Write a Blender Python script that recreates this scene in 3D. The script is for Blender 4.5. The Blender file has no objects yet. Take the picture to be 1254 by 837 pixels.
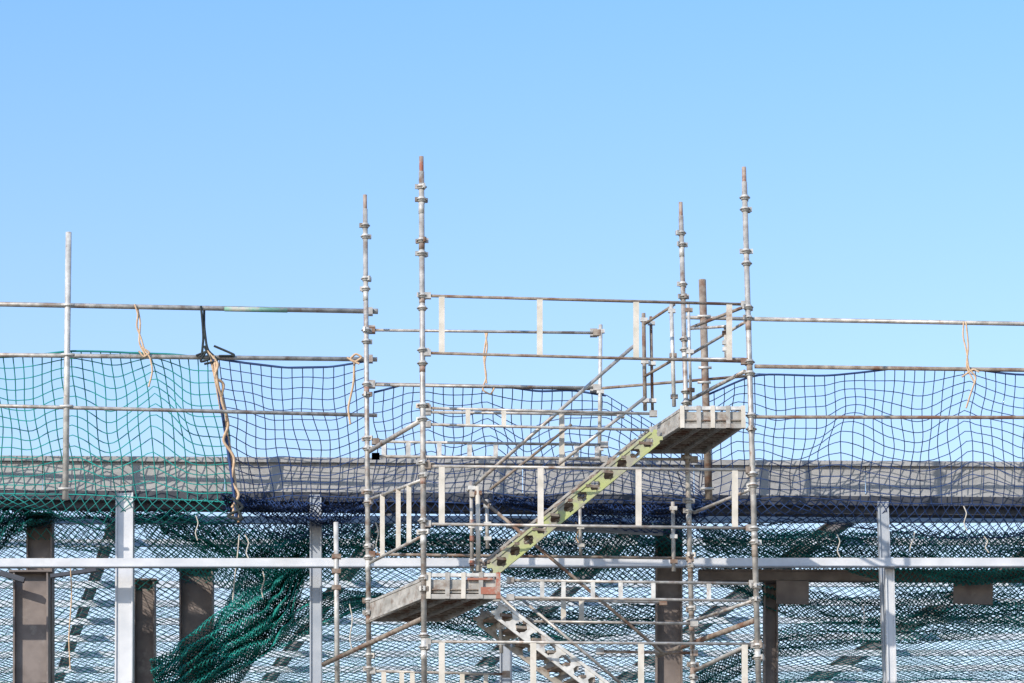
import bpy, math, random
import numpy as np
from mathutils import Vector
random.seed(4); rng=np.random.default_rng(7)
sc=bpy.context.scene

# ------------------------------------------------------------------ site frame
EYE=1.6; F=4000.0; TILT=math.atan(1152/F); CT,ST=math.cos(TILT),math.sin(TILT)
def at(u,v,d):
    """survey sighting (horizontal, vertical reading) taken on a vertical plane d metres away"""
    a=(u-627)/F; b=(418.5-v)/F
    f=CT-b*ST; up=ST+b*CT
    return np.stack(np.broadcast_arrays(d*a/f, d*1.0, EYE+d*up/f),-1).astype(float)

# ------------------------------------------------------------------ materials
def mat(name,c1,c2,rough=.6,metal=0,scale=8,c3=None,t3=(.58,.68),bump=.0,stretch=(1,1,1),scale3=3):
    m=bpy.data.materials.new(name); m.use_nodes=True; n=m.node_tree.nodes; l=m.node_tree.links
    b=n['Principled BSDF']; b.inputs['Roughness'].default_value=rough; b.inputs['Metallic'].default_value=metal
    tc=n.new('ShaderNodeTexCoord'); mp=n.new('ShaderNodeMapping'); mp.inputs['Scale'].default_value=stretch
    l.new(tc.outputs['Object'],mp.inputs['Vector'])
    no=n.new('ShaderNodeTexNoise'); no.inputs['Scale'].default_value=scale; no.inputs['Detail'].default_value=6
    l.new(mp.outputs['Vector'],no.inputs['Vector'])
    r=n.new('ShaderNodeValToRGB'); r.color_ramp.elements[0].position=.35; r.color_ramp.elements[1].position=.65
    r.color_ramp.elements[0].color=(*c1,1); r.color_ramp.elements[1].color=(*c2,1)
    l.new(no.outputs['Fac'],r.inputs['Fac']); out=r.outputs['Color']
    if c3:
        n3=n.new('ShaderNodeTexNoise'); n3.inputs['Scale'].default_value=scale3; n3.inputs['Detail'].default_value=8; n3.inputs['Roughness'].default_value=.65
        l.new(tc.outputs['Object'],n3.inputs['Vector'])
        r3=n.new('ShaderNodeValToRGB'); r3.color_ramp.elements[0].position=t3[0]; r3.color_ramp.elements[1].position=t3[1]
        l.new(n3.outputs['Fac'],r3.inputs['Fac'])
        mx=n.new('ShaderNodeMixRGB'); l.new(r3.outputs['Color'],mx.inputs['Fac']); l.new(out,mx.inputs['Color1']); mx.inputs['Color2'].default_value=(*c3,1); out=mx.outputs['Color']
    l.new(out,b.inputs['Base Color'])
    if bump:
        bp=n.new('ShaderNodeBump'); bp.inputs['Strength'].default_value=bump; bp.inputs['Distance'].default_value=.01
        l.new(no.outputs['Fac'],bp.inputs['Height']); l.new(bp.outputs['Normal'],b.inputs['Normal'])
    return m
GALV=mat('galvanised_tube',(.28,.265,.245),(.52,.49,.45),.45,.2,9,(.21,.13,.09),(.52,.69),.2,scale3=5)
GALVP=mat('galvanised_bright',(.40,.385,.36),(.64,.62,.58),.45,.15,9,(.22,.14,.10),(.58,.73),.15,scale3=6)
FRAME=mat('frame_cream',(.48,.44,.37),(.62,.57,.50),.6,.0,6,(.28,.19,.13),(.56,.74),.1)
LAND=mat('landing_steel',(.26,.245,.22),(.42,.395,.36),.6,.05,7,(.17,.12,.09),(.51,.67),.2,scale3=6)
RUST=mat('rusty_tube',(.16,.12,.095),(.32,.27,.22),.8,.0,10,(.16,.085,.055),(.5,.6),.3)
RED=mat('red_rust_paint',(.34,.10,.06),(.28,.13,.085),.7,0,12,(.40,.35,.30),(.52,.60))
TIP=mat('pole_tip',(.20,.13,.10),(.36,.28,.23),.7,0,14,(.28,.10,.06),(.52,.60))
YEL=mat('stringer_yellow',(.36,.40,.13),(.36,.36,.22),.6,0,3,(.27,.25,.20),(.50,.58),.2,scale3=2.5)
DARK=mat('dark_plank',(.05,.04,.035),(.11,.09,.07),.8,0,7)
WHITE=mat('white_steel',(.48,.49,.51),(.60,.60,.61),.45,0,3,(.40,.39,.38),(.55,.8),.05,scale3=2)
COLG=mat('grey_steel',(.28,.31,.35),(.38,.40,.43),.5,0,3)
BROWN=mat('primer_brown',(.12,.095,.085),(.19,.155,.14),.6,0,4,(.25,.22,.20),(.6,.75))
PARA=mat('eaves_panel',(.27,.27,.27),(.37,.365,.36),.6,.0,2.5,(.21,.20,.195),(.55,.75),.15,(.25,1,3))
NAVYB=mat('dark_beam',(.02,.025,.04),(.05,.055,.07),.6,0,4)
PURL=mat('purlin_galv',(.50,.54,.58),(.64,.67,.70),.4,.0,3)
TEAL=mat('net_teal',(.004,.20,.18),(.015,.32,.28),.7,0,3)
TEALD=mat('net_teal_deep',(.004,.15,.145),(.010,.23,.215),.7,0,3)
NAVY=mat('net_navy',(.008,.03,.11),(.018,.055,.17),.7,0,3)
NTEAL=mat('net_blue_teal',(.006,.05,.10),(.012,.09,.15),.7,0,1.2)
TAN=mat('rope_tan',(.50,.33,.20),(.62,.45,.30),.9,0,20)
BLK=mat('rope_black',(.015,.02,.025),(.03,.04,.04),.9,0,20)
GRND=mat('ground_gravel',(.16,.14,.11),(.26,.23,.19),.95,0,1.5,(.08,.10,.05),(.55,.65),.3,scale3=.05)

# ------------------------------------------------------------------ builders
def V(p): return np.array(p,float)
def nrm(v): return v/(np.linalg.norm(v)+1e-12)
def empty(name):
    e=bpy.data.objects.new(name,None); sc.collection.objects.link(e); return e
class B:
    def __init__(s,name,parent=None): s.n=name; s.p=parent; s.v=[]; s.f=[]; s.m=[]; s.sm=[]; s.mats=[]
    def mi(s,m):
        if m not in s.mats: s.mats.append(m)
        return s.mats.index(m)
    def add(s,v,f,m,smooth=False):
        o=len(s.v); s.v+= [tuple(map(float,x)) for x in v]; k=s.mi(m)
        for q in f: s.f.append(tuple(i+o for i in q)); s.m.append(k); s.sm.append(smooth and len(q)==4)
    def tube(s,p,q,r,m,n=10,r2=None):
        p=V(p);q=V(q); t=nrm(q-p); a=nrm(np.cross(t,(0,0,1) if abs(t[2])<.9 else (0,1,0))); b=np.cross(t,a); r2=r2 or r
        vs=[];
        for c,rr in((p,r),(q,r2)):
            for i in range(n):
                th=2*math.pi*i/n; vs.append(c+rr*(math.cos(th)*a+math.sin(th)*b))
        fs=[(i,(i+1)%n,n+(i+1)%n,n+i) for i in range(n)]+[tuple(range(n))[::-1],tuple(range(n,2*n))]
        s.add(vs,fs,m,True)
    def hexa(s,c,m):
        s.add(c,[(0,3,2,1),(4,5,6,7),(0,1,5,4),(1,2,6,5),(2,3,7,6),(3,0,4,7)],m)
    def bar(s,p,q,w,h,m,up=(0,0,1)):
        """box beam p->q, w = thickness along side axis, h along 'up' axis"""
        p=V(p);q=V(q); t=nrm(q-p); side=nrm(np.cross(t,up)); u=np.cross(side,t); c=[]
        for e in(p,q):
            for a,b in((-1,-1),(1,-1),(1,1),(-1,1)): c.append(e+side*w/2*a+u*h/2*b)
        s.hexa(c,m)
    def poly(s,P,r,m,n=5):
        P=np.asarray(P,float)
        T=np.gradient(P,axis=0); T/=np.linalg.norm(T,axis=1)[:,None]+1e-9
        a=np.cross(T,(.13,1,.21)); a/=np.linalg.norm(a,axis=1)[:,None]+1e-9; b=np.cross(T,a)
        vs=[];fs=[]
        for k in range(len(P)):
            for i in range(n):
                th=2*math.pi*i/n; vs.append(P[k]+r*(math.cos(th)*a[k]+math.sin(th)*b[k]))
        for k in range(len(P)-1):
            for i in range(n): fs.append((k*n+i,k*n+(i+1)%n,(k+1)*n+(i+1)%n,(k+1)*n+i))
        s.add(vs,fs,m,True)
    def done(s):
        me=bpy.data.meshes.new(s.n); me.from_pydata(s.v,[],s.f)
        for m in s.mats: me.materials.append(m)
        me.polygons.foreach_set('material_index',s.m); me.polygons.foreach_set('use_smooth',s.sm); me.update()
        o=bpy.data.objects.new(s.n,me); sc.collection.objects.link(o)
        if s.p: o.parent=s.p
        return o
def lerp(p,q,t): return V(p)*(1-t)+V(q)*t

class Net:
    """twine net: triangular-section cords swept along lines on a surface S(s,t)"""
    def __init__(s): s.vs=[]; s.fs=[]; s.o=0
    def line(s,P,r):
        N=len(P)
        if N<2: return
        T=np.gradient(P,axis=0); T/=np.linalg.norm(T,axis=1)[:,None]+1e-9
        a=np.cross(T,(.2,1,.3)); a/=np.linalg.norm(a,axis=1)[:,None]+1e-9; b=np.cross(T,a)
        R=np.stack([P+r*(math.cos(th)*a+math.sin(th)*b) for th in (0,2.094,4.189)],1).reshape(-1,3)
        k=np.arange(N-1)[:,None]*3+s.o; i=np.arange(3)[None]; j=(i+1)%3
        s.fs.append(np.stack([k+i,k+j,k+3+j,k+3+i],-1).reshape(-1,4)); s.vs.append(R); s.o+=3*N
    def square(s,S,ns,nt,r,js=.0):
        tt=np.linspace(0,1,nt*2+1); ss=np.linspace(0,1,ns*2+1)
        for k in range(ns+1): s.line(S(np.full_like(tt,k/ns),tt),r)
        for k in range(nt+1): s.line(S(ss,np.full_like(ss,k/nt)),r)
    def diamond(s,S,ns,nt,r,step=1):
        for d in(1,-1):
            for k in range(-nt,ns+nt+1,2):
                t=np.arange(0,nt+1,step); x=k+d*t if d==1 else k-t
                ok=(x>=0)&(x<=ns)
                if ok.sum()>1: s.line(S(x[ok]/ns,t[ok]/nt),r)
    def done(s,name,m,parent=None):
        v=np.concatenate(s.vs); f=np.concatenate(s.fs)
        me=bpy.data.meshes.new(name); me.vertices.add(len(v)); me.vertices.foreach_set('co',v.ravel())
        me.loops.add(f.size); me.loops.foreach_set('vertex_index',f.ravel().astype(np.int32))
        me.polygons.add(len(f)); me.polygons.foreach_set('loop_start',np.arange(0,f.size,4,dtype=np.int32))
        me.update(calc_edges=True); me.validate(); me.materials.append(m)
        o=bpy.data.objects.new(name,me); sc.collection.objects.link(o)
        if parent: o.parent=parent
        return o
def wob(x,y,seed,f=1.0):
    r=np.random.default_rng(seed); z=0
    for i in range(5):
        a,b=r.uniform(.5,2.2,2)*f*(1+i*.6); z=z+np.sin(x*a+y*b*r.choice([-1,1])+r.uniform(0,6.28))/(1+i*.6)
    return z*.5
def drape(top,bot,dt,dm,db,seed,fold=.1,sag=8,wav=6,jit=.35,peaks=()):
    tx=[p[0] for p in top]; ty=[p[1] for p in top]; bx=[p[0] for p in bot]; by=[p[1] for p in bot]
    def S(s,t):
        L=(tx[-1]-tx[0]); ua=tx[0]+L*s; ub=bx[0]+(bx[-1]-bx[0])*s
        u=ua+(ub-ua)*t; va=np.interp(ua,tx,ty); vb=np.interp(ub,bx,by)
        env=np.sin(np.pi*np.clip(t,0,1))
        w=wob(s*L/75,t*1.0,seed); w2=wob(s*L/34,t*1.5,seed+9)
        pk=0; pu=0
        for (u0,A,W) in peaks:   # mesh drawn up where it is tied, slack on each side
            g=np.exp(-np.abs(u-u0)/W); pk=pk-A*g+A*.45*np.exp(-((np.abs(u-u0)-W*2.0)/W)**2); pu=pu+.35*A*g*np.tanh((u-u0)/W)
        u=u+env*(6*wob(s*L/60,t*2.5,seed+3)+pu)
        v=va+(vb-va)*t+ env*sag+ env*(wav*w*.55+wav*.25*w2)+ jit*wob(u/9,t*9,seed+5)*env + pk*env**.7
        d=dt*(1-t)**2+2*dm*t*(1-t)+db*t*t+fold*env*w
        return at(u,v,d)
    return S

DF,DR,DE,DN,DP=40.0,41.33,42.6,42.72,43.6

# ------------------------------------------------------------------ stair tower
tower=empty('scaffold_stair_tower')
st=B('standards',tower)
def ground(p,q):
    p=V(p);q=V(q); t=(q[2]-0)/(p[2]-q[2]); return q+(q-p)*t*np.array([.3,.3,1])
def standard(u0,v0,u1,v1,d,nodes,r=.036):
    p=at(u0,v0,d); q=at(u1,v1,d); g=ground(p,q); g[2]=0
    L=p[2]-q[2]
    st.tube(lerp(p,q,.03),q,r,GALV,12); st.tube(q,g,r,GALV,12)
    st.tube(g,g+V((0,0,.03)),.09,GALV)
    st.tube(p,lerp(p,q,.055),r*.80,TIP,12)
    for v in nodes:
        c=lerp(p,q,(v-v0)/(v1-v0)); ax=V((0,0,1))
        st.tube(c-ax*.03,c+ax*.03,r*1.38,GALVP,12)
        st.tube(c-ax*.006,c+ax*.006,r*2.0,GALV,8)
        for k in range(3):
            a=random.uniform(0,6.28); dv=V((math.cos(a),math.sin(a),0))
            if random.random()<.7: st.bar(c+dv*r*1.2-ax*.0,c+dv*(r*2.4),.028,.06,random.choice([GALVP,GALV,GALV,RUST]))
        if random.random()<.4: 
            k=random.uniform(.05,.16); st.tube(c-ax*(.04+k),c-ax*.04,r+.003,random.choice([RUST,TIP,GALVP,GALVP]),12)
def nodes(a,b,step=68.5,pair=15): 
    o=[]; v=a
    while v<b: o+= [v+random.uniform(-2,2),v+pair]; v+=step
    return o
standard(516,192,519.5,837,DF,nodes(232,860))
standard(911,205,929,837,DF,nodes(244,860))
standard(447,239,452,837,DR,nodes(278,860,66,14),.033)
standard(833.5,248,849,837,DR,nodes(288,860,66,14),.033)
st.done()

gr=B('guardrail_frames',tower)
def frame(u0,va,u1,vb,h,posts,d0,d1=None,r=.019,w=.075,m=FRAME,rm=GALV,bot=True,dh=0):
    d1=d1 or d0
    def P(u,dv=0):
        t=(u-u0)/(u1-u0); return at(u,va+(vb-va)*t+dv,d0+(d1-d0)*t)
    gr.tube(P(u0),P(u1),r,rm); 
    if bot: gr.tube(P(u0,h),P(u1,h+dh),r,rm)
    for u in posts:
        gr.bar(P(u,1),P(u,h),w,.03,m,(0,1,0))
    for e in (u0,u1):
        for k in (0,h) if bot else (0,):
            c=P(e,k); gr.bar(c-V((.05,0,0)),c+V((.05,0,0)),.06,.08,RUST if random.random()<.4 else GALV)
frame(523,362.5,912,373,70,(541,661,779,893),DF,rm=RUST)
frame(523,571,918,576,71,(541,662,782,900),DF)
frame(523,786,928,789,71,(541,653,785,912),DF)
frame(455,404.5,731,408,67,(),DR+.35)
frame(523,500,800,507,20,(573,617),DF+.5,w=.06)
frame(523,505,760,508,64,(688,),DF+.9,w=.07,bot=False)
frame(460,541,740,545,18,(470,500,538,575,607,706,731),DR,w=.06,m=GALVP)
frame(460,559,850,563,0,(),DR,bot=False)
frame(625,711,922,715,21,(664,690,726,760,800,868),DF+.6,w=.055,m=GALVP)
frame(645,761,850,764,0,(),DF+.9,bot=False)
frame(608,733,812,738,30,(690,712),DR,w=.065,bot=False)
frame(455,679,845,684,70,(),DR,bot=False,rm=RUST)
frame(735,798,850,800,0,(),DR,bot=False,rm=RUST)
frame(455,822,620,826,50,(470,492,505,566,595),DR,w=.06,bot=False)
def side(u0,v0,u1,v1,m=GALV,r=.021,d0=DF,d1=DR): gr.tube(at(u0,v0,d0),at(u1,v1,d1),r,m)
side(517,588,452,612); side(517,657,452,690)
for t in (.25,.45,.75):
    u=517-65*t; d=DF+1.33*t; gr.bar(at(u,588+24*t,d),at(u,657+33*t,d),.06,.03,FRAME,(0,1,0))
side(514,516,452,553,GALV,.032); side(517,758,396,814,RUST,.032,DF,DR+1.0)
side(912,455,845,490,GALV,.026); side(914,375,845,402,RUST,.022)
side(918,600,850,628); side(925,735,852,760,GALV,.022); side(925,760,806,803,RUST,.034,DF,DR+.9)
side(925,786,850,822,GALV,.028); side(912,395,846,434,GALV)
for a in [(788,384,790,503,.026,RUST,DF+.9),(797,388,799,503,.02,RUST,DF+1.0),(822,373,825.5,498,.027,GALVP,DF+.5),
          (843,372,846,490,.02,GALVP,DF+1.0),(577,590,578,700,.024,GALV,DF+.6),(585,596,586,700,.03,FRAME,DF+.55),
          (596,612,597,672,.024,GALV,DR),(710,612,711,680,.022,GALV,DR),(735.5,398,734,562,.026,GALVP,DR+.35),(824,615,825,700,.026,GALV,DR),
          (612,738,614,800,.025,GALV,DF+.6),(888,400,889,440,.02,GALV,DF+.4)]:
    gr.tube(at(a[0],a[1],a[6]),at(a[2],a[3],a[6]),a[4],a[5])
    for v in (a[1]+8,(a[1]+a[3])/2,a[3]-12):
        u=a[0]+(a[2]-a[0])*(v-a[1])/(a[3]-a[1]); gr.bar(at(u-4,v,a[6]),at(u+5,v,a[6]),.05,.05,GALVP if random.random()<.7 else RUST)
gr.tube(at(788,398,DF+.9),at(826,373,DF+.5),.02,RUST); gr.tube(at(788,462,DF+.9),at(826,440,DF+.5),.02,RUST)
gr.tube(at(826,440,DF+.5),at(911,440,DF),.02,GALV);gr.tube(at(843,403,DR),at(889,400,DF+.3),.02,GALV)
for u,v in ((578,606),(578,640),(578,660),(578,690),(586,690)):
    gr.bar(at(u,v-3,DF+.57),at(u,v+3,DF+.57),.06,.06,RED,(0,1,0))
for a in [(572,602,776,424,.024,GALV),(684,569,790,487,.022,GALV),(600,600,700,520,.018,RUST),(590,612,812,800,.022,RUST),
          (616,690,655,650,.02,RUST),(601,720,700,812,.02,GALV),(640,668,716,610,.018,GALV),(640,735,760,837,.02,GALV)]:
    gr.tube(at(a[0],a[1],DF+.8),at(a[2],a[3],DF+.8),a[4],a[5])
gr.done()

# landings
def landing(name,u0,u1,v,h,dy,du,d0,d1,redend):
    b=B(name,tower)
    def q(u,vv,t): return at(u+du*t,vv+dy*t,d0+(d1-d0)*t)
    A=q(u0,v+h,0);Bq=q(u1,v+h,0);C=q(u1,v+h,1);D=q(u0,v+h,1)
    W=lambda s,t: (A*(1-s)+Bq*s)*(1-t)+(D*(1-s)+C*s)*t
    Z=V((0,0,1)); H=h*.0104
    b.bar(W(0,0)+Z*.03,W(1,0)+Z*.03,.05,.06,LAND); b.bar(W(0,0)+Z*(H-.03),W(1,0)+Z*(H-.03),.05,.045,GALVP)
    b.bar(W(0.02,.012)+Z*H*.50,W(.98,.012)+Z*H*.50,.02,H*.50,LAND)
    b.bar(W(0.02,-.006)+Z*H*.36,W(.98,-.006)+Z*H*.36,.02,.012,RUST)
    for s,m in ((0.02,FRAME),(.28,LAND),(.50,FRAME),(.74,LAND),(.98,RED if redend else FRAME)):
        b.bar(W(s,0)+Z*.0-V((0,.012,0)),W(s,0)+Z*(H+.0)-V((0,.012,0)),.055,.05,m,(0,1,0))
    if redend:
        b.bar(W(.74,0)+Z*.10-V((0,.03,0)),W(.99,0)+Z*.10-V((0,.03,0)),.02,.09,RED)
        b.bar(W(.55,0)+Z*.25-V((0,.03,0)),W(.9,0)+Z*.25-V((0,.03,0)),.02,.03,RED)
    b.bar(W(0,0.01)+Z*H*.5,W(0,1)+Z*H*.42,.03,H*.8,LAND); b.bar(W(1,0.01)+Z*H*.5,W(1,1)+Z*H*.42,.03,H*.8,LAND)
    for k in (.12,.8): b.bar(W(-.012,0.01)+Z*H*k,W(-.012,1)+Z*H*k,.03,.03,GALV)
    b.bar(W(0,1)+Z*H*.5,W(1,1)+Z*H*.5,.03,H*.9,GALV)
    for k in range(3):
        s0=.02+k*.325; s1=s0+.305
        c=[W(s0,.02)+Z*.07,W(s1,.02)+Z*.07,W(s1,.98)+Z*.07,W(s0,.98)+Z*.07]; b.hexa(c+[x+Z*.03 for x in c],DARK)
        for e in(s0+.01,s1-.01): b.bar(W(e,.02)+Z*.045,W(e,.98)+Z*.045,.012,.055,LAND)
    for i in range(1,14): b.bar(W(.02,i/14)+Z*.055,W(.98,i/14)+Z*.055,.02,.02,RUST)
    for i in range(1,7): b.bar(W(.03+i*.135,.04)+Z*.06,W(.03+i*.135,.96)+Z*.06,.018,.014,RUST)
    b.done()
landing('upper_landing',834,912,497,28,32,-50,DF-.02,DR,False)
landing('lower_landing',523,612,702,32,29,-70,DF-.02,DR,True)

def flight(name,P0,P1,hw,d,off,mf,mb):
    b=B(name,tower)
    def stringer(ddv,du,dv,mm):
        a=at(P0[0]+du,P0[1]+dv,d+ddv); c=at(P1[0]+du,P1[1]+dv,d+ddv); t=nrm(c-a); n=np.cross(t,(0,1,0)); n=n if n[2]>0 else -n
        L=np.linalg.norm(c-a); w=hw
        b.bar(a+n*w*.42,c+n*w*.42,.045,w*.16,mm,n); b.bar(a-n*w*.42,c-n*w*.42,.045,w*.16,mm,n)
        k=int(L/.21)
        for i in range(k+1):
            o=a+t*L*i/k; 
            b.bar(o-n*w*.36-t*.02,o+n*w*.36+t*.02,.02,.075,mm,t)
            b.bar(o-n*w*.36-t*.07,o-n*w*.15-t*.015,.019,.05,mm,t); b.bar(o-n*w*.36+t*.07,o-n*w*.15+t*.015,.019,.05,mm,t)
            b.bar(o+n*w*.36-t*.07,o+n*w*.15-t*.015,.019,.05,mm,t); b.bar(o+n*w*.36+t*.07,o+n*w*.15+t*.015,.019,.05,mm,t)
        return a,c
    a,c=stringer(0,0,0,mf); a2,c2=stringer(off[0],off[1],off[2],mb)
    n=9
    for i in range(n):
        t=(i+.5)/n; p=lerp(a,c,t)+V((0,0,.02)); q=lerp(a2,c2,t)+V((0,0,.02)); b.bar(p,q,.19,.035,RUST); b.bar(p+V((.08,0,-.04)),q+V((.08,0,-.04)),.012,.06,GALV)
    b.done()
flight('upper_stair_flight',(606,695),(802,536),.20,DF+.35,(.5,-18,8),YEL,LAND)
flight('lower_stair_flight',(612,748),(790,884),.23,DF+.25,(.5,-22,8),GALVP,LAND)

# ------------------------------------------------------------------ roof edge protection scaffold
edge=empty('edge_guardrail_scaffold')
e=B('tubes',edge)
def T(u0,v0,u1,v1,d=DE,r=.026,m=GALV): e.tube(at(u0,v0,d),at(u1,v1,d),r,m)
T(-330,366.5,455,381.5,r=.034); T(455,381.3,463,381.6,DE,.038)
T(275,378.5,352,380,DE,.036,mat('green_paint_tube',(.16,.36,.28),(.25,.42,.34),.6,0,15,(.4,.38,.34),(.5,.6)))
T(-330,431,462,440.5,r=.031,m=GALV); T(-330,489,462,509,r=.026)
T(84,285,80,612,DE-.07,.042,GALVP)
T(-240,270,-246,612,DE-.07,.042,GALVP)
T(924,391,1600,403,r=.03); T(924,449,1600,458,r=.028,m=RUST); T(924,511,1600,512,r=.024,m=RUST)
T(1420,300,1432,612,DE-.07,.036,GALVP)
T(840,389,924,391); T(460,471,733,476,DE,.026,RUST); T(733,476,924,460,DE,.02,RUST)
T(860,343,868,612,DE-.07,.050,RUST)
for u,v in ((84,375),(84,436),(82,499),(80,600),(862,389),(863,452),(862,470),(866,600)):
    c=at(u,v,DE-.05); e.bar(c-V((0,0,.05)),c+V((0,0,.05)),.11,.13,RUST); e.tube(c-V((.09,.06,0)),c+V((.09,-.06,0)),.02,GALVP,6)
for u,v in ((452,382),(452,440),(455,471),(727,476),(727,408),(455,404)):
    c=at(u,v,DE-.05); e.bar(c-V((.05,0,0)),c+V((.05,0,0)),.1,.1,GALV)
T(411.5,640,413,837,42.3,.034,GALVP); p=at(411.5,640,42.3);q=at(413,837,42.3);g=q.copy();g[2]=0;e.tube(q,g,.034,GALVP)
for v in (682,700,720): 
    c=at(412,v,42.3); e.bar(c-V((.06,0,0)),c+V((.06,0,0)),.08,.06,RUST)
e.done()

# ------------------------------------------------------------------ building frame
bld=empty('steel_frame_building')
b=B('eaves_panels',bld)
xs=[-420,-150,52,275,449,640,850,1060,1290,1500,1700]
def vt(u): return 558+u*.006
def vb(u): return 602+u*.008
for i,(a,c) in enumerate(zip(xs[:-1],xs[1:])):
    off=random.uniform(0,.012)
    p=[at(a+.5,vb(a),DP-off),at(c-.5,vb(c),DP-off),at(c-.5,vb(c),DP+.3),at(a+.5,vb(a),DP+.3),at(a+.5,vt(a),DP-off),at(c-.5,vt(c),DP-off)]
    z=p[4][2]; z2=p[5][2]
    p+= [V((p[2][0],DP+.3,z2)),V((p[3][0],DP+.3,z))]
    p[2][2]=p[1][2];p[3][2]=p[0][2]
    b.hexa(p,PARA)
for v0,hh in ((4,.06),(44,.04)):
    b.bar(at(-420,vt(-420)+v0,DP-.04),at(1700,vt(1700)+v0,DP-.04),.04,hh,PARA)
b.done()
b=B('eaves_beam',bld)
b.bar(at(-420,606,DP-.02),at(1700,621,DP-.02),.3,.13,NAVYB); b.bar(at(-420,613,DP+.05),at(1700,630,DP+.05),.2,.16,NAVYB)
b.done()
ZR=float(at(0,618,DP)[2])
b=B('roof_purlins',bld)
y=DP+1.0; k=0
while y<64:
    z=ZR-.02; dz=0.012*(y-DP)
    b.bar((-13,y,z+dz),(13,y,z+dz+.05),.018,.11,PURL); b.bar((-13,y-.03,z+dz-.055),(13,y-.03,z+dz-.005),.06,.010,PURL); b.bar((-13,y+.03,z+dz+.05),(13,y+.03,z+dz+.10),.06,.010,PURL)
    y+=1.55; k+=1
b.done()
b=B('roof_rafters',bld)
for u in (-190,154,500,830,1085,1400):
    a=at(u,622,DP); a[2]=ZR+.3; c=a+V((-.55*18*.35,18,.25)); 
    b.bar(a,c,.12,.02,BROWN); b.bar(a-V((0,0,.1)),c-V((0,0,.1)),.02,.2,BROWN); b.bar(a-V((0,0,.2)),c-V((0,0,.2)),.12,.02,BROWN)
b.done()
b=B('sheeting_rail',bld)
b.bar(at(-420,690,42.9),at(1700,689,42.9),.08,.115,WHITE); b.bar(at(-420,695,42.87),at(1700,694,42.87),.10,.012,COLG)
b.done()
def icol(name,u0,u1,v0,d,m,plate=False,v1=837,ut=None):
    c=B(name,bld); a=at((u0+u1)/2,v0,d); q=at((u0+u1)/2+(ut or 0),v1,d); w=(u1-u0)*.0104*d/40
    g=q.copy(); g[2]=0; g[0]=q[0]
    for p0,p1 in ((a,q),(q,g)):
        c.bar(p0-V((w/2-.012,0,0)),p1-V((w/2-.012,0,0)),.024,.26,m,(0,1,0))
        c.bar(p0+V((w/2-.012,0,0)),p1+V((w/2-.012,0,0)),.024,.26,m,(0,1,0))
        c.bar(p0,p1,w-.05,.02,m,(0,1,0))
    if plate: c.bar(a+V((-w*.62,0,0)),a+V((w*.62,0,0)),.3,.025,m)
    return c.done()
def bcol(name,u0,u1,v0,d,m,dep=.2,ut=0,v1=837):
    c=B(name,bld); a=at((u0+u1)/2,v0,d); q=at((u0+u1)/2+ut,v1,d); w=(u1-u0)*.0104*d/40; g=q.copy(); g[2]=0
    c.bar(a,q,w,dep,m,(0,1,0)); c.bar(q,g,w,dep,m,(0,1,0))
    for s in(-1,1): c.bar(a+V((s*(w/2-.01),-dep/2-.01,0)),q+V((s*(w/2-.01),-dep/2-.01,0)),.02,.03,m,(0,1,0))
    return c.done()
bcol('grey_column',143,164,606,43.45,WHITE,.2,-1)
bcol('grey_column',380,394,608,43.45,COLG,.2,0)
bcol('grey_column',1074,1087,616,43.45,COLG,.16,8)
bcol('grey_column',1083,1094,690,43.05,WHITE,.14,3)
bcol('grey_column',612,627,790,43.2,COLG,.16,0)
icol('brown_column',34,65,628,44.2,BROWN); icol('brown_column',18,60,702,43.9,BROWN,True)
icol('brown_column',165,190,712,46.5,BROWN,True); icol('brown_column',221,261,697,46.2,BROWN,True)
icol('brown_column',803,835,620,45.0,BROWN); icol('brown_column',935,952,708,45.6,BROWN)
icol('brown_column',-230,-195,628,44.2,BROWN); icol('brown_column',1440,1475,628,44.2,BROWN)
b=B('brown_beam',bld)
b.bar(at(855,706,45.4),at(1600,708,45.4),.14,.14,BROWN); b.bar(at(855,700,45.4),at(1600,702,45.4),.22,.02,BROWN)
for u0,u1 in ((951,990),(1168,1215)): b.bar(at((u0+u1)/2,712,45.3),at((u0+u1)/2,740,45.3),(u1-u0)*.0118,.05,BROWN,(0,1,0))
b.done()
b=B('tie_bar',bld); b.bar(at(0,702,43.6),at(30,711,43.6),.08,.07,NAVYB); b.bar(at(62,706,43.6),at(118,698,43.6),.08,.05,NAVYB); b.bar(at(620,641,44),at(812,650,44),.1,.13,COLG); b.done()

# ------------------------------------------------------------------ nets
def makenet(name,S,ns,nt,r,m,kind='s'):
    n=Net(); (n.square if kind=='s' else n.diamond)(S,ns,nt,r); return n.done(name,m)
DB=DP-.28; RN=.0082
makenet('safety_net',drape([(-330,433),(-150,440),(0,438),(85,431),(170,432),(245,438),(266,441)],[(-330,612),(-100,604),(100,606),(292,616)],DE+.06,DE+.4,DB,11,.16,3,wav=18,peaks=((92,11,30),(186,26,26))),50,14,.0092,TEAL)
makenet('safety_net',drape([(268,439),(300,444),(350,450),(405,449),(447,443)],[(290,618),(350,607),(449,610)],DE+.06,DE+.4,DB,21,.12,6,wav=14,peaks=((268,12,30),(450,12,22))),14,14,RN*.95,NAVY)
makenet('safety_net',drape([(458,480),(500,471),(560,472),(620,474),(700,478),(742,484),(800,520),(858,560)],[(458,612),(600,618),(740,612),(860,618)],DE+.06,DE+.4,DB,31,.18,4,wav=20,peaks=((596,16,26),(525,8,26))),33,12,RN*.95,NAVY)
makenet('safety_net',drape([(862,485),(925,458),(1010,461),(1100,452),(1180,451),(1254,460),(1600,455)],[(855,618),(960,608),(1100,617),(1600,622)],DE+.06,DE+.4,DB,41,.15,3,wav=17,peaks=((1188,22,30),(1030,8,30),(900,14,26))),60,13,RN*.95,NAVY)
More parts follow.
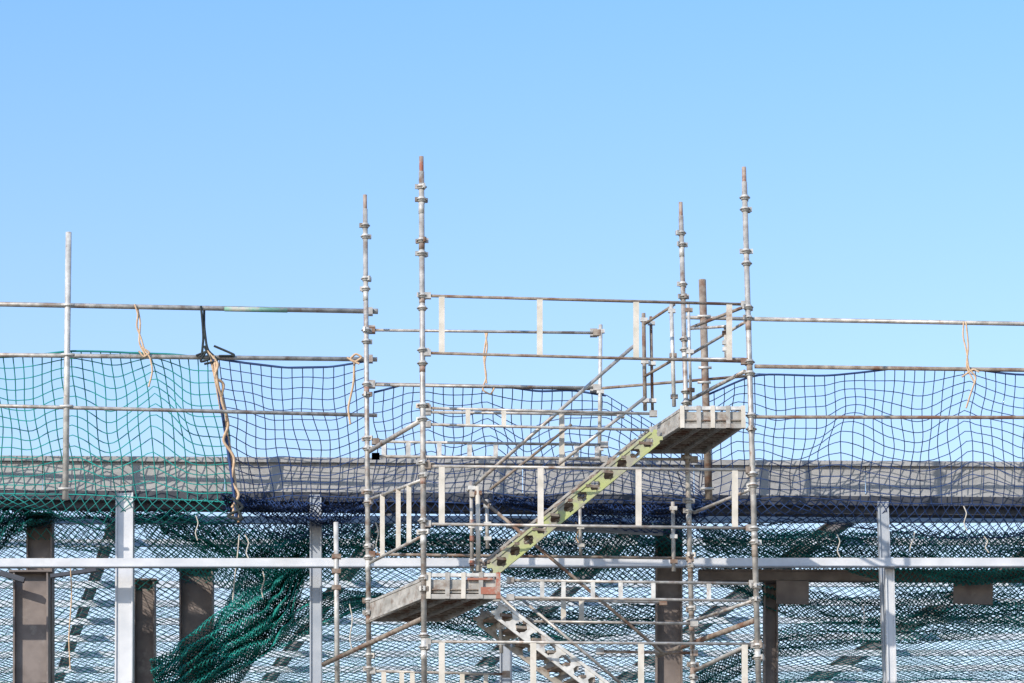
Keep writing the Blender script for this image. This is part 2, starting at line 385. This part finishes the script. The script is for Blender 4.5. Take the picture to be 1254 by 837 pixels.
makenet('hanging_net',drape([(-330,600),(0,606),(292,612)],[(-330,660),(0,640),(60,632),(130,650),(292,640)],DB,DB-.1,DP+.5,51,.15,8,wav=12),90,8,.008,TEALD,'d')
makenet('hanging_net',drape([(270,606),(455,608)],[(270,640),(360,662),(455,650)],DB,DB-.1,DP+.7,52,.15,8,wav=12),34,8,.008,NAVY,'d')
makenet('hanging_net',drape([(455,608),(860,614)],[(455,650),(660,640),(860,660)],DB,DB-.1,DP+.7,53,.15,8,wav=12),68,8,.008,NAVY,'d')
makenet('hanging_net',drape([(855,612),(1600,622)],[(855,650),(1000,640),(1150,660),(1600,650)],DB,DB-.1,DP+.7,54,.15,8,wav=12),120,8,.008,NAVY,'d')
# teal swags slung between the roof members
makenet('hanging_net',drape([(165,634),(300,640),(455,640)],[(200,690),(300,730),(380,712),(455,712)],44.6,44.7,45.6,61,.2,6,wav=14),90,20,.0085,TEAL,'d')
makenet('hanging_net',drape([(-120,640),(40,640),(165,640)],[(-120,690),(40,668),(165,682)],44.7,44.8,45.6,62,.2,4,wav=12),72,12,.0075,TEALD,'d')
makenet('hanging_net',drape([(450,640),(640,640),(850,648)],[(450,700),(560,690),(680,718),(850,706)],44.7,44.8,45.8,63,.2,4,wav=14),116,18,.0085,TEALD,'d')
makenet('hanging_net',drape([(850,646),(1100,650),(1500,655)],[(850,694),(1000,704),(1160,742),(1254,726),(1500,720)],44.7,44.8,45.7,64,.2,4,wav=14),180,18,.0085,TEALD,'d')
def roofS(x0,x1,y0,y1,seed,drop,sag,bay=4.6):
    def S(s,t):
        x=x0+(x1-x0)*s; y=y0+(y1-y0)*t
        z=ZR-drop-sag*(np.sin(np.pi*((s*(x1-x0)/bay)%1))*.7+.3)*np.sin(np.pi*np.clip(t*1.0,0,1))**.6-.045*wob(x*.7,y*.35,seed)
        return np.stack([x+.03*wob(x*2,y*2,seed+1),y,z+.0*x],-1)
    return S
makenet('roof_safety_net',roofS(-11,11,DP+.1,60,61,.18,.30),300,96,.0055,NTEAL,'d')
makenet('roof_safety_net',roofS(-11,-.3,DP+.3,58,71,.25,.50,10.7),140,84,.006,TEAL,'d')
makenet('roof_safety_net',roofS(-.4,11,DP+.3,56,75,.22,.40,11.4),150,70,.006,TEALD,'d')
def swoosh(path,width,seed,gather=.35):
    P=np.array(path,float); tk=np.linspace(0,1,len(P))
    def S(s,t):
        c=[np.interp(s,tk,P[:,i]) for i in range(3)]; wd=np.interp(s,tk,np.array(width,float))
        c=[(np.interp(np.clip(s-.06,0,1),tk,P[:,i])+np.interp(np.clip(s+.06,0,1),tk,P[:,i])+c[i])/3 for i in range(3)]
        w=wob(t*9,s*3,seed,1.6)
        return at(c[0]+wd*.25*(t-.5)+2*w,c[1]+wd*(t-.5)+3*wob(s*14,t*5,seed+2),c[2]+gather*w)
    return S
def fold(path,width,seed,ns,nt,m=TEAL,r=.0085):
    makenet('gathered_net',swoosh(path,width,seed),int(ns*1.2),int(nt*1.2),r,m,'d')
fold([(185,840,44.6),(240,815,44.6),(300,795,44.7),(350,765,44.8),(400,742,45),(470,735,45.3),(560,742,45.6)],[60,50,44,46,34,24,12],81,110,26)
fold([(185,845,44.4),(250,800,44.4),(320,760,44.5),(350,735,44.6),(370,690,45)],[50,66,80,60,30],82,90,26)
fold([(240,850,44.8),(280,800,44.8),(310,740,44.8),(340,700,44.8),(400,660,44.9)],[60,90,100,70,30],92,90,26,TEALD)
fold([(190,640,44.6),(260,655,44.6),(330,690,44.7),(380,670,44.8),(450,655,45)],[24,44,70,56,34],83,90,24)
fold([(-60,640,43.9),(20,628,43.9),(80,620,44),(150,632,44),(240,628,44)],[60,50,28,22,18],84,90,16,TEALD)
fold([(450,662,45),(560,668,45),(650,690,45),(730,668,45),(840,650,45)],[18,34,44,64,60],85,130,22,TEALD)
fold([(460,740,45.4),(560,760,45.4),(700,768,45.4),(840,748,45.4)],[24,36,40,26],93,110,18,TEALD)
fold([(850,660,45.0),(960,668,45.0),(1080,672,45.0),(1180,690,45.0),(1300,670,45),(1500,680,45)],[26,34,44,60,50,40],86,160,22,TEALD)
fold([(850,690,45.7),(960,740,45.7),(1080,752,45.7),(1180,740,45.7),(1400,760,45.7)],[22,34,40,40,30],94,150,16,TEALD)
fold([(-20,700,43.9),(-10,660,43.9),(10,630,43.9),(40,625,43.9)],[30,40,50,30],87,40,20,TEALD)
fold([(270,612,43.1),(330,625,43.1),(395,632,43.1),(450,622,43.1)],[18,24,30,16],88,60,12,NAVY)
fold([(600,612,43.1),(700,626,43.1),(800,634,43.1),(870,624,43.1)],[10,24,26,16],89,80,12,NAVY)
fold([(850,842,47),(950,785,47),(1100,770,47),(1300,750,47)],[30,30,36,40],90,120,16,TEALD)

# ------------------------------------------------------------------ ropes
def rope(name,pts,r=.012,m=TAN,extra=()):
    b=B(name)
    for pp in (pts,)+tuple(extra):
        P=np.array(pp,float); n=len(P); k=np.linspace(0,n-1,n*6)
        Q=np.stack([np.interp(k,range(n),P[:,i]) for i in range(3)],1)
        for _ in range(3): Q[1:-1]=(Q[:-2]+2*Q[1:-1]+Q[2:])/4
        b.poly(at(Q[:,0],Q[:,1],Q[:,2]),r,m)
    return b.done()
D=DE-.06
rope('tie_rope',[(165,373,D),(169,385,D),(167,400,D),(173,415,D),(177,430,D),(184,438,D),(187,455,D),(182,474,D)],.013,TAN,([(168,375,D+.1),(172,395,D),(170,420,D),(178,436,D)],[(172,425,D),(184,432,D),(176,438,D),(170,430,D)]))
rope('tie_rope',[(246,375,D),(248,395,D),(249,415,D),(247,436,D)],.017,BLK,([(250,377,D+.1),(250,400,D),(253,425,D),(260,440,D)],[(240,436,D),(255,430,D),(268,442,D),(250,446,D)],[(250,424,D),(258,440,D),(244,444,D),(254,428,D),(262,438,D)],[(262,424,D),(290,436,D),(268,436,D)]))
rope('lashing_rope',[(256,432,D),(263,460,D+.05),(270,500,D+.2),(281,545,D+.4),(288,590,D+.4),(292,640,D+.3)],.02,TAN,
  ([(262,436,D),(266,470,D+.02),(277,505,D+.2),(279,548,D+.35),(290,600,D+.35),(285,632,D+.3)],[(254,430,D),(268,446,D),(262,462,D),(275,470,D+.1),(270,488,D+.1),(281,520,D+.2),(272,540,D+.25),(288,560,D+.3),(283,590,D+.3),(294,606,D+.3),(284,622,D+.3)]))
rope('lashing_rope',[(262,440,D),(268,480,D+.1),(276,530,D+.3),(286,600,D+.3),(290,636,D+.3)],.022,NAVY)
rope('lashing_rope',[(284,610,D+.2),(300,622,D+.2),(276,632,D+.2),(298,638,D+.2),(288,618,D+.2)],.022,BLK)
rope('tie_rope',[(594,406,D),(597,425,D),(593,445,D),(596,462,D),(590,478,D),(601,484,D),(606,474,D)],.013,TAN,([(597,406,D),(592,435,D),(596,470,D)],))
rope('tie_rope',[(1180,395,D),(1179,412,D),(1184,432,D),(1186,452,D),(1196,462,D),(1190,478,D),(1183,500,D)],.013,TAN,([(1183,395,D),(1186,425,D),(1183,450,D),(1194,470,D)],[(1178,462,D),(1192,452,D),(1199,456,D)]))
rope('tie_rope',[(425,438,D-.1),(434,444,D-.1),(444,438,D-.1),(436,433,D-.1),(428,440,D-.1),(440,446,D-.1)],.016,TAN,([(434,442,D),(433,470,D),(426,500,D),(429,520,D)],))
for (u,v,l,s) in ((240,632,30,1),(300,655,32,3),(293,655,80,-4),(322,700,32,0),(86,690,130,0),(428,740,60,2),(1025,655,28,2),(1120,652,24,-3),(1205,657,20,3),(1056,742,40,1),(705,640,26,2),(1180,620,30,2),(460,640,40,2)):
    rope('loose_cord',[(u,v,43.2),(u+s+2,v+l*.3,43.2),(u+s-2,v+l*.7,43.2),(u+s*2,v+l,43.2)],.009,random.choice([TAN,FRAME,FRAME]))
for pts,m in (([(-330,435),(-150,441),(0,438),(40,436),(85,430),(130,431),(170,433),(210,434),(245,438)],TEALD),([(266,440),(300,445),(350,451),(405,450),(447,443)],NAVY),([(458,481),(500,470),(530,473),(560,472),(620,474),(660,480),(700,478),(742,485)],NAVY),([(862,486),(925,458),(1010,461),(1060,456),(1100,451),(1180,451),(1254,461),(1600,455)],NAVY)):
    rope('net_border_rope',[(u,v,DE+.02) for u,v in pts],.015,m)

# ------------------------------------------------------------------ ground
g=B('ground'); g.add([(-3000,-3000,0),(3000,-3000,0),(3000,3000,0),(-3000,3000,0)],[(0,1,2,3)],GRND); g.done()

# ------------------------------------------------------------------ light, world, camera
sd=Vector((-.62,-.78,.0)).normalized(); el=math.radians(30); sd=Vector((sd.x*math.cos(el),sd.y*math.cos(el),math.sin(el)))
L=bpy.data.lights.new('sun','SUN'); L.energy=4.6; L.angle=math.radians(.5); L.color=(1,.92,.81)
lo=bpy.data.objects.new('sun',L); lo.rotation_euler=sd.to_track_quat('Z','Y').to_euler(); lo.location=(0,0,40); sc.collection.objects.link(lo)
w=bpy.data.worlds.new('World'); sc.world=w; w.use_nodes=True; n=w.node_tree.nodes; l=w.node_tree.links
sky=n.new('ShaderNodeTexSky'); sky.sky_type='NISHITA'; sky.sun_disc=False; sky.sun_elevation=el; sky.sun_rotation=math.atan2(sd.x,sd.y)
sky.air_density=1.0; sky.dust_density=.3; sky.ozone_density=2.0; sky.altitude=0
tc=n.new('ShaderNodeTexCoord'); sp=n.new('ShaderNodeSeparateXYZ'); l.new(tc.outputs['Generated'],sp.inputs[0])
r=n.new('ShaderNodeValToRGB'); l.new(sp.outputs['Z'],r.inputs['Fac'])
# clear-air haze profile by elevation (sky slightly paler towards the horizon)
r.color_ramp.elements[0].position=.20; r.color_ramp.elements[0].color=(.97,.83,.75,1)
r.color_ramp.elements[1].position=.38; r.color_ramp.elements[1].color=(.70,.88,1.0,1)
mx=n.new('ShaderNodeVectorMath'); mx.operation='MULTIPLY'; l.new(sky.outputs['Color'],mx.inputs[0]); l.new(r.outputs['Color'],mx.inputs[1])
m2=n.new('ShaderNodeVectorMath'); m2.operation='SCALE'; l.new(mx.outputs[0],m2.inputs[0]); m2.inputs['Scale'].default_value=1.85
bg=n['Background']; bg.inputs['Strength'].default_value=.15; l.new(m2.outputs[0],bg.inputs['Color'])
cam=bpy.data.cameras.new('camera'); cam.lens=F/1254*36; cam.sensor_width=36; cam.clip_end=8000; cam.clip_start=.1
co=bpy.data.objects.new('camera',cam); co.location=(0,0,EYE); co.rotation_euler=(math.radians(90)+TILT,0,0); sc.collection.objects.link(co); sc.camera=co
sc.view_settings.view_transform='Standard'; sc.view_settings.look='None'; sc.view_settings.exposure=0
